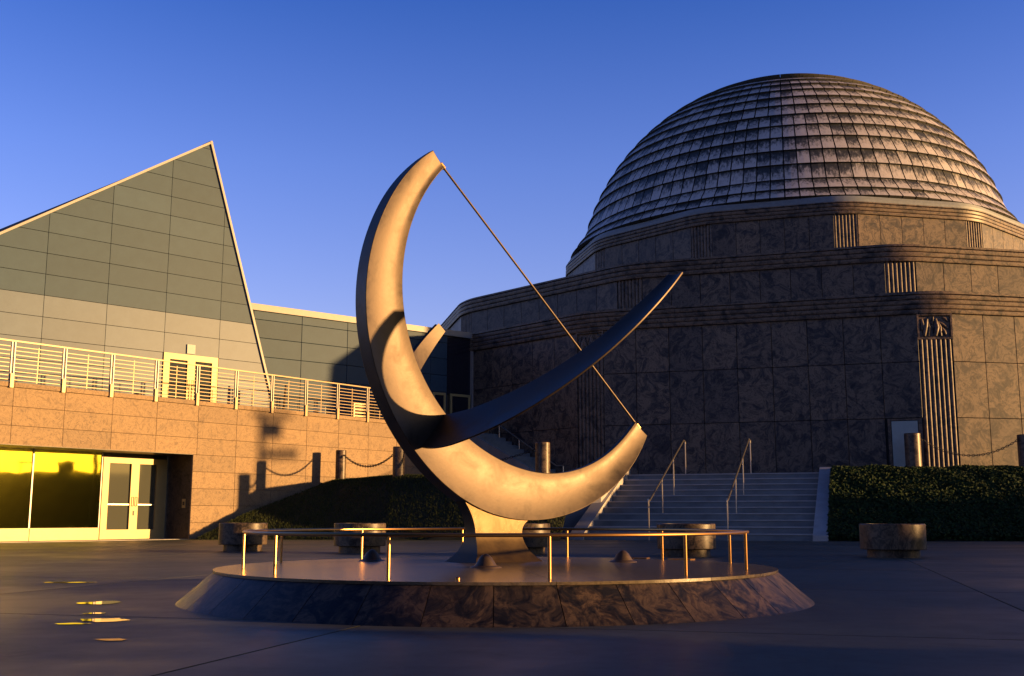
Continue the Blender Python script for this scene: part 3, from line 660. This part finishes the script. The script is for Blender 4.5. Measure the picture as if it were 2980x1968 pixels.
# ------------------------------------------------------------------ bollards and chains
def bollard(x, y, zb, zt, r_, lab):
    t_ = thing('bollard', lab, 'bollard', (x, y, zb), 'stone bollards on the raised terrace')
    b = MB(); h_ = zt-zb; b.lathe([(r_, 0), (r_, h_-.015), (r_-.015, h_)], 28); b.obj('shaft', G_PLANT, t_, 40)
    b = MB(); b.tube([(r_*.95*cos(a), r_*.95*sin(a), h_-.17) for a in (0, pi)], .02, 6)
    b.obj('chain_ring', DARKMET, t_); return Vector((x, y, zt-.17))
B1 = bollard(-5.866, 37.89, 1.9, 2.94, .18, 'stone bollard nearest the entrance wall, with chain on one side')
B2 = bollard(-3.61, 35.2, 1.45, 2.885, .19, 'stone bollard directly left of the sundial ring, on the grass crest')
B3 = bollard(.935, 33.65, 1.2, 2.92, .225, 'stone bollard seen through the sundial ring above its lower curve')
B4 = bollard(13.5, 37.15, 1.95, 3.46, .265, 'stone bollard in front of the white door at the tower corner')
B5 = bollard(17.2, 36.9, 1.95, 3.40, .265, 'stone bollard at the far right picture edge above the ivy')
def chain(a, b_, sag, lab, ra=.18, rb=.18):
    d_ = (b_-a); d2 = Vector((d_.x, d_.y, 0)).normalized(); a = a + d2*ra; b_ = b_ - d2*rb; L_ = (b_-a).length; n_ = int(L_*1.08/.085)
    f = lambda t: a.lerp(b_, t) - Vector((0, 0, sag*4*t*(1-t)))
    mb = MB()
    for i in range(n_):
        t = (i+.5)/n_; p_ = f(t); tg = (f(t+.01)-f(t-.01)).normalized(); sd = tg.cross(Vector((0, 0, 1))).normalized(); up_ = sd.cross(tg)
        s2 = up_ if i % 2 else sd
        mb.tube([p_ + tg*.055*cos(q_) + s2*.03*sin(q_) for q_ in [2*pi*m_/8 for m_ in range(8)]], .0125, 5, True)
    tag(mb.obj('chain', DARKMET, None, True), lab, 'chain', 'chains between the bollards')
chain(B1, B2, .42, 'iron chain sagging between the two bollards left of the sundial')
chain(B2, B3, .42, 'iron chain seen through the sundial ring beside the stone bollard')
chain(B4, B5, .55, 'long iron chain hanging above the ivy bank at far right', .25, .25)

# ------------------------------------------------------------------ puddles left on the paving
k = NT('puddle_water'); k.set(Base_Color=(.02, .02, .02), Roughness=.04, IOR=1.33); k.b.inputs['Specular IOR Level'].default_value = .6; WATER = k.m
rp = random.Random(21)
for x, y, rx, ry in ((-3.18, 8.7, .13, .17), (-2.62, 7.25, .15, .12), (-2.86, 7.75, .08, .05), (-2.72, 7.0, .09, .05), (-2.16, 6.1, .09, .05), (-4.5, 11.4, .22, .08)):
    m_ = 26; ph = [rp.uniform(0, 6.3) for _ in range(3)]
    pts = [(x + rx*cos(a)*(1+.22*sin(2*a+ph[0])+.14*sin(5*a+ph[1])), y + ry*sin(a)*(1+.22*sin(3*a+ph[2])+.1*sin(7*a))) for a in [2*pi*i/m_ for i in range(m_)]]
    b = MB(); b.add([(px, py, .004) for px, py in pts], [tuple(range(m_))]); o = struct(b.obj('puddle', WATER))
# ------------------------------------------------------------------ planters
for x, y, r_, lab in ((-5.32, 22.1, .47, 'round stone planter farthest left, behind the plinth edge'), (-2.86, 21.0, .485, 'round stone planter second from left, behind the small bronze mound'),
                      (.22, 20.2, .47, 'round stone planter half hidden behind the sundial pedestal'), (2.97, 19.05, .495, 'round stone planter behind the right end of the curved rail, before the stairs'),
                      (6.37, 18.7, .53, 'round stone planter standing alone at right before the ivy bank')):
    t_ = thing('planter', lab, 'planter', (x, y, 0), 'round stone planters')
    b = MB(); b.lathe([(r_*.8, 0), (r_*.8, .13)], 40); b.obj('base', G_PLANT, t_, 40)
    h_ = .55
    b = MB(); b.lathe([(r_*.8, .13), (r_-.01, .13), (r_, .14), (r_, h_-.012), (r_-.012, h_), (r_-.09, h_), (r_-.1, h_-.06), (.01, h_-.06)], 48); b.obj('bowl', G_PLANT, t_, 40)
    b = MB(); b.lathe([(r_-.102, h_-.07), (r_-.102, h_-.045), (.01, h_-.03)], 24); b.obj('soil', SOIL, t_)

# ------------------------------------------------------------------ sundial plinth
PX, PYc, PZ = -.13, 9.33, .251
pln = thing('plinth', 'wide round stone plinth with sloping sides carrying the sundial', 'plinth', (PX, PYc, 0))
Rt, Rb_ = 2.275, 2.55
b = MB(); b.lathe([(Rb_-.03, .0), (Rt-.03, PZ-.03)], 72); b.obj('core', BACK, pln)
b = MB(); g_ = .0028; m_ = 4; vs = []
for (r0, r1) in ((Rb_, Rt), (Rb_-.045, Rt-.045)):
    for j in range(m_+1):
        for (r_, z) in ((r0, -.005), (r1, PZ-.022)):
            a = radians(10)*j/m_; a = g_/r_ + (a/radians(10))*(radians(10)-2*g_/r_); vs.append((r_*sin(a), -r_*cos(a), z))
q_ = 2*(m_+1); fs = []
for j in range(m_): fs += [(2*j, 2*j+2, 2*j+3, 2*j+1), (q_+2*j, q_+2*j+1, q_+2*j+3, q_+2*j+2), (2*j+1, 2*j+3, q_+2*j+3, q_+2*j+1), (2*j, q_+2*j, q_+2*j+2, 2*j+2)]
fs += [(0, 1, q_+1, q_), (2*m_, q_+2*m_, q_+2*m_+1, 2*m_+1)]
b.add(vs, fs); me_ = b.mesh('stone_panel', G_PLINTH, 30); bm_fix(me_)
for i in range(36): link('stone_panel', me_, pln, (0, 0, 0), radians(10*i+.4))
def topz(r_): return PZ + .03*(1-(r_/Rt)**2)
b = MB(); m_ = 8; rs = [.02, .5, 1.0, 1.5, 1.9, 2.15, Rt+.004]; vs = []; da = radians(30)
for r_ in rs:
    for j in range(m_+1): a = .0015/r_ + (da-.003/r_)*j/m_; vs.append((r_*sin(a), -r_*cos(a), topz(r_)))
for j in range(m_+1): a = .0015/Rt + (da-.003/Rt)*j/m_; vs.append(((Rt+.004)*sin(a), -(Rt+.004)*cos(a), PZ-.020))
fs = [(i*(m_+1)+j, i*(m_+1)+j+1, (i+1)*(m_+1)+j+1, (i+1)*(m_+1)+j) for i in range(len(rs)) for j in range(m_)]
b.add(vs, fs); me_ = b.mesh('stone_slab', G_SLAB, 30); bm_fix(me_)
for i in range(12): link('stone_slab', me_, pln, (0, 0, 0), radians(10.4+30*i))

# ------------------------------------------------------------------ guard rail
gr = thing('guard_rail', 'low circular bronze rail standing around the top of the plinth', 'railing', (PX, PYc, PZ))
Rr = 2.052; RH = .287
b = MB(); b.tube([(Rr*cos(a), Rr*sin(a), RH) for a in [2*pi*i/120 for i in range(120)]], .0135, 10, True); b.obj('top_rail', BRASSR, gr, True)
b = MB(); b.tube([(0, 0, topz(Rr)-PZ-.004), (0, 0, RH-.004)], .0115, 10); pm = b.mesh('post', BRASSR, True)
for i in range(12): a = radians(10.5+30*i); link('post', pm, gr, (Rr*sin(a), -Rr*cos(a), 0))

# ------------------------------------------------------------------ equatorial sundial
K = 1.07
Cc = Vector((.286, 9.33, 2.481)); Cc = Vector((0, 0, .65)) + (Cc - Vector((0, 0, .65)))*K
azh = .668; LT = .746
hv = Vector((cos(azh), sin(azh), 0)); nv = Vector((sin(azh), -cos(azh), 0)); zv = Vector((0, 0, 1))
upv = -cos(LT)*hv + sin(LT)*zv; r0v = -(sin(LT)*hv + cos(LT)*zv)
sd = thing('sundial', 'large bronze sundial of two crossed half rings with a slanted rod', 'sundial', (Cc.x, Cc.y, PZ))
def SL(p): return Vector(p) - Vector((Cc.x, Cc.y, PZ))
def interp(tab, x):
    if x <= tab[0][0]: return tab[0][1]
    for (a, fa), (b_, fb) in zip(tab, tab[1:]):
        if x <= b_: return fa + (fb-fa)*smoothlin((x-a)/(b_-a))
    return tab[-1][1]
def smoothlin(t): return t
MO = [(0, 1.640), (6, 1.674), (12.7, 1.708), (20.4, 1.741), (27.7, 1.769), (34.5, 1.796), (43.2, 1.825), (55.5, 1.858), (66.9, 1.880), (80, 1.900), (92.7, 1.914), (100, 1.920), (107.7, 1.917), (113.2, 1.908), (118.7, 1.893), (125.5, 1.868), (132.8, 1.838), (139, 1.809), (145.6, 1.777), (152.9, 1.741), (160, 1.706), (170, 1.656), (180, 1.608)]
MI = [(0, 1.470), (20, 1.470), (60, 1.469), (90, 1.460), (110, 1.452), (134, 1.462), (154, 1.457), (175, 1.432), (180, 1.43)]
EO = [(0, 1.895), (30, 1.885), (45, 1.870), (57, 1.848), (67, 1.815), (75, 1.775), (82, 1.735), (88, 1.70), (90, 1.69)]
EI = [(0, 1.470), (25, 1.480), (45, 1.515), (60, 1.548), (90, 1.560)]
def smooth_tab(tab, x):   # average to keep the outline fair
    return sum(interp(tab, x+d_) for d_ in (-5, -2.5, 0, 2.5, 5))/5 if tab[0][0]+5 < x < tab[-1][0]-5 else interp(tab, x)
def ring(name, axA, axB, nrm, a0, a1, fo, fi, half, dish, mat, steps=110):
    b = MB(); S_ = 14; loops = []
    for i in range(steps+1):
        a = a0 + (a1-a0)*i/steps; ro, ri = fo(a), fi(a); rad = axA*cos(radians(a)) + axB*sin(radians(a))
        edge = min(a-a0, a1-a, 1e9); hh = half(a); loop = []
        e = .010
        for side in (1, -1):
            rng = range(S_+1) if side == 1 else range(S_, -1, -1)
            for s_ in rng:
                t = s_/S_; r_ = ro + (ri-ro)*t
                loop.append(Cc + (rad*r_ + nrm*dish(a, t, side, hh))*K)
        loops.append(loop)
    m_ = len(loops[0]); vs = [SL(p_) for l_ in loops for p_ in l_]
    fs = [(i*m_+j, i*m_+(j+1) % m_, (i+1)*m_+(j+1) % m_, (i+1)*m_+j) for i in range(steps) for j in range(m_)]
    fs += [tuple(range(m_))[::-1], tuple(range(steps*m_, (steps+1)*m_))]
    b.add(vs, fs); me_ = b.mesh(name, mat, 38); bm_fix(me_)
    o = link(name, me_, sd); mo = o.modifiers.new('b', 'BEVEL'); mo.width = .006; mo.segments = 2; mo.limit_method = 'ANGLE'; mo.angle_limit = radians(40); return o
def tip(a, a0, a1, full, end, span=22): d_ = min(a-a0, a1-a); return full if d_ > span else end + (full-end)*sin(pi/2*d_/span)
def sec_m(a, t, side, hh): return side*(.014 + max(0, hh-.014)*(1-t)**2.3 + .010*max(0, (t-.76)/.24)**1.5)      # full at the outer rim, thin at the inner rim
ring('meridian_ring', upv, r0v, nv, 0, 180, lambda a: smooth_tab(MO, a), lambda a: smooth_tab(MI, a), lambda a: tip(a, 0, 180, .08, .035), sec_m, BRONZE)
def sec_e(a, t, side, hh):    # wedge: flat upper side, thin outer rim, full inner rim
    if side == 1: return hh - .014*sin(pi*t)
    T_ = .026 + (2*hh-.026)*(1-smooth(-22, 12, a))       # the near arm is a thin blade, the far arm is deep at its inner rim
    return hh - .014 - (T_-.014)*t**1.8
def eo(a):
    f = 1-max(0, min(1, (a+25)/40)); f = f*f*(3-2*f); return interp(EO, abs(a))*(1-f) + f*(1.66-.04*abs(a)/90)
ring('equatorial_ring', r0v, nv, upv, -90, 86.5, eo, lambda a: interp(EI, abs(a)), lambda a: tip(a, -90, 86.5, .08, .055), sec_e, BRONZE)
b = MB(); b.tube([SL(Cc + upv*1.50*K), SL(Cc - upv*1.49*K)], .0098, 10); b.obj('gnomon_rod', BRONZE, sd, True)
b = MB()
for s_ in (1, -1): b.tube([SL(Cc + upv*s_*1.46*K), SL(Cc + upv*s_*1.512*K)], .02, 10)
b.obj('rod_socket', BRASSR, sd, True)
# pedestal : flared foot, waist, and web rising into the ring
b = MB(); loops = []; CH = 10
low = [(.236, -.955, -.115, .30), (.262, -.93, -.15, .262), (.30, -.885, -.205, .212), (.336, -.852, -.245, .175), (.361, -.828, -.268, .152), (.39, -.812, -.29, .13), (.43, -.797, -.304, .106), (.459, -.790, -.312, .092), (.492, -.786, -.316, .078), (.525, -.785, -.316, .071)]
def wp(h_, z, n_): P_ = Vector((.286, 9.33, 0)) + hv*h_ + nv*n_ + zv*z; return SL(Vector((0, 0, .65)) + (P_ - Vector((0, 0, .65)))*K)
for z, hl, hr_, bb in low:
    loops.append([wp(hl + (hr_-hl)*i/CH, z, bb) for i in range(CH+1)] + [wp(hr_ - (hr_-hl)*i/CH, z, -bb) for i in range(CH+1)])
hlw, hrw = -.785, -.316
def top_pt(f):
    a = 101 + (129-101)*f; ro = smooth_tab(MO, a) - .05; P_ = r0v*sin(radians(a))*ro + upv*cos(radians(a))*ro; return P_.dot(hv), P_.z + 2.481
for lam in [.1, .2, .3, .4, .5, .6, .7, .8, .9, 1.0]:
    bb = .071 - .014*lam; front = []
    for i in range(CH+1):
        f = i/CH; ht, zt_ = top_pt(f); hw = hlw + (hrw-hlw)*f; h_ = hw + (ht-hw)*lam**(1.9 if f < .5 else 1.9+(f-.5)*1.2); z = .525 + (zt_-.525)*lam; front.append((h_, z))
    loops.append([wp(h_, z, bb) for h_, z in front] + [wp(h_, z, -bb) for h_, z in front[::-1]])
m_ = len(loops[0]); vs = [p_ for l_ in loops for p_ in l_]
fs = [(i*m_+j, i*m_+(j+1) % m_, (i+1)*m_+(j+1) % m_, (i+1)*m_+j) for i in range(len(loops)-1) for j in range(m_)] + [tuple(range(m_))[::-1], tuple(range((len(loops)-1)*m_, len(loops)*m_))]
b.add(vs, fs); me_ = b.mesh('pedestal', BRONZEP, 45); bm_fix(me_); link('pedestal', me_, sd)

# small bronze mounds and fittings set in the plinth top
for x, y, lab in ((-1.24, 9.92, 'small bronze cone mound at left of the sundial foot'), (-.2, 8.52, 'small bronze cone mound in front of the sundial foot'), (.96, 9.70, 'small bronze cone mound at right of the sundial foot')):
    z = topz(hypot(x-PX, y-PYc)); b = MB(); b.lathe([(.128, -.012), (.12, .004), (.085, .016), (.066, .045), (.05, .072), (.025, .094), (.006, .102)], 28)
    tag(b.obj('bronze_mound', KNOBM, None, True, loc=(x, y, z)), lab, 'ornament', 'bronze cone mounds on the plinth')
for x, y, a, lab in ((1.62, 10.72, -.62, 'thin bronze plate on the plinth rim behind the right rail posts'), (1.22, 10.98, -.45, 'thin bronze plate on the far plinth rim beside the right cone mound')):
    b = MB(); b.box((-.12, -.05, 0), (.12, .05, .014)); o = b.obj('bronze_plate', BRASSR, None, loc=(x, y, topz(hypot(x-PX, y-PYc))-.001)); o.rotation_euler = (0, 0, a); tag(o, lab, 'plate')
b = MB(); b.lathe([(.016, -.004), (.016, .012), (.008, .02)], 12); tag(b.obj('floor_stud', BRASSR, None, True, loc=(-.35, 7.25, topz(2.09))), 'tiny shiny brass stud near the front plinth edge', 'stud')

# ------------------------------------------------------------------ surroundings outside the frame that shade and mirror in the scene, plus added trees
b = MB(); vs = []; fs = []; prof = [(34, -.2), (37, 1.3), (40, 3.0), (44, 4.25), (48, 4.25), (60, 4.1), (80, 3.0)]
ys = [-90 + 4*i for i in range(0, 33)]
for y in ys:
    e_ = smooth(36, 20, y) if y > 20 else 1
    for x, z in prof: vs.append((x, y, z*.955 + (.05*sin(y*.31+x) if z > 1 else 0)))
n_ = len(prof); fs = [(j*n_+i, j*n_+i+1, (j+1)*n_+i+1, (j+1)*n_+i) for j in range(len(ys)-1) for i in range(n_-1)]
b.add(vs, fs); me_ = b.mesh('grass_ridge', LAWN, 60); bm_fix(me_); struct(link('grass_ridge', me_))
kk = thing('ridge_kiosk', 'small dark utility hut on the grass ridge out of frame', 'hut', (46, 26.0, 4.1))
b = MB(); b.box((-.5, -.5, 0), (.5, .5, .75)); b.obj('wall', DARKMET, kk); b = MB(); b.box((-.65, -.62, .75), (.65, .62, .85)); b.obj('roof', DARKMET, kk)
for ly, lab in ((22.6, 'shoebox lamp on the grass ridge out of frame, nearer the viewpoint'), (28.4, 'shoebox lamp on the grass ridge out of frame, beyond the hut')):
    l2 = thing('ridge_lamp', lab, 'street lamp', (46, ly, 4.1), 'lamps on the ridge')
    b = MB(); b.tube([(0, 0, 0), (0, 0, .9)], .05, 6); b.obj('pole', DARKMET, l2); b = MB(); b.box((-.2, -.1, .85), (.2, 1.0, .95)); b.obj('head', DARKMET, l2)
lp = thing('street_lamp', 'tall street lamp with boxy head out of frame to the right', 'street lamp', (22, 29.95, 0))
b = MB(); b.tube([(0, 0, 0), (0, 0, 6.85)], .12, 10); b.obj('pole', DARKMET, lp)
b = MB(); b.box((-.15, -.35, 6.72), (.15, 1.15, 6.9)); b.obj('head', DARKMET, lp)
b = MB(); b.box((-.05, .05, 6.0), (.05, .8, 6.6)); b.box((-.05, .12, 5.35), (.05, 1.45, 5.65)); b.obj('sign_board', DARKMET, lp)
rg = random.Random(9)  # unseen trees added to block sky and sun and darken the foreground
for tx, ty, hz, rx, rz_, lab in ((-5.2, -2.2, 7.4, 5.6, 2.6, 'unseen leafy canopy added for shade behind the viewpoint at left'), (5.0, -2.6, 7.4, 5.6, 2.6, 'unseen leafy canopy added for shade behind the viewpoint at right'),
        (10.5, -3.5, 3.4, 3.2, 3.4, 'low dense evergreen added for shade right of the viewpoint, farther back'), (11.0, 2.0, 3.2, 2.9, 3.2, 'low dense evergreen added for shade right of the viewpoint, farther forward'),
        (-10.0, -3.0, 3.4, 3.2, 3.4, 'low dense evergreen added for shade left of the viewpoint, farther back'), (-10.5, 2.2, 3.2, 2.9, 3.2, 'low dense evergreen added for shade left of the viewpoint, farther forward')):
    t_ = thing('added_tree', lab, 'added_tree', (tx, ty, 0), 'shade trees added behind the viewpoint')
    b = MB(); b.tube([(0, 0, -.05), (.1, 0, hz*.35), (.0, .2, hz*.7), (.2, .4, hz-.3)], [.28, .22, .18, .08], 10); b.obj('trunk', BARK, t_, True)
    b = MB()
    for _ in range(12000 if hz > 5 else 7000):
        d_ = Vector((rg.gauss(0, 1), rg.gauss(0, 1), rg.gauss(0, 1))).normalized()*rg.random()**.4; c_ = Vector((d_.x*rx, d_.y*rx, hz+d_.z*rz_)); s_ = rg.uniform(.16, .28)
        n = Vector((rg.gauss(0, 1), rg.gauss(0, 1), rg.gauss(.6, 1))).normalized(); u = n.orthogonal().normalized(); v = n.cross(u); b.add([c_-u*s_, c_-v*s_*.6, c_+u*s_, c_+v*s_*.6], [(0, 1, 2, 3)], (0, rg.random()))
    b.obj('crown', TREEL, t_, False, True)
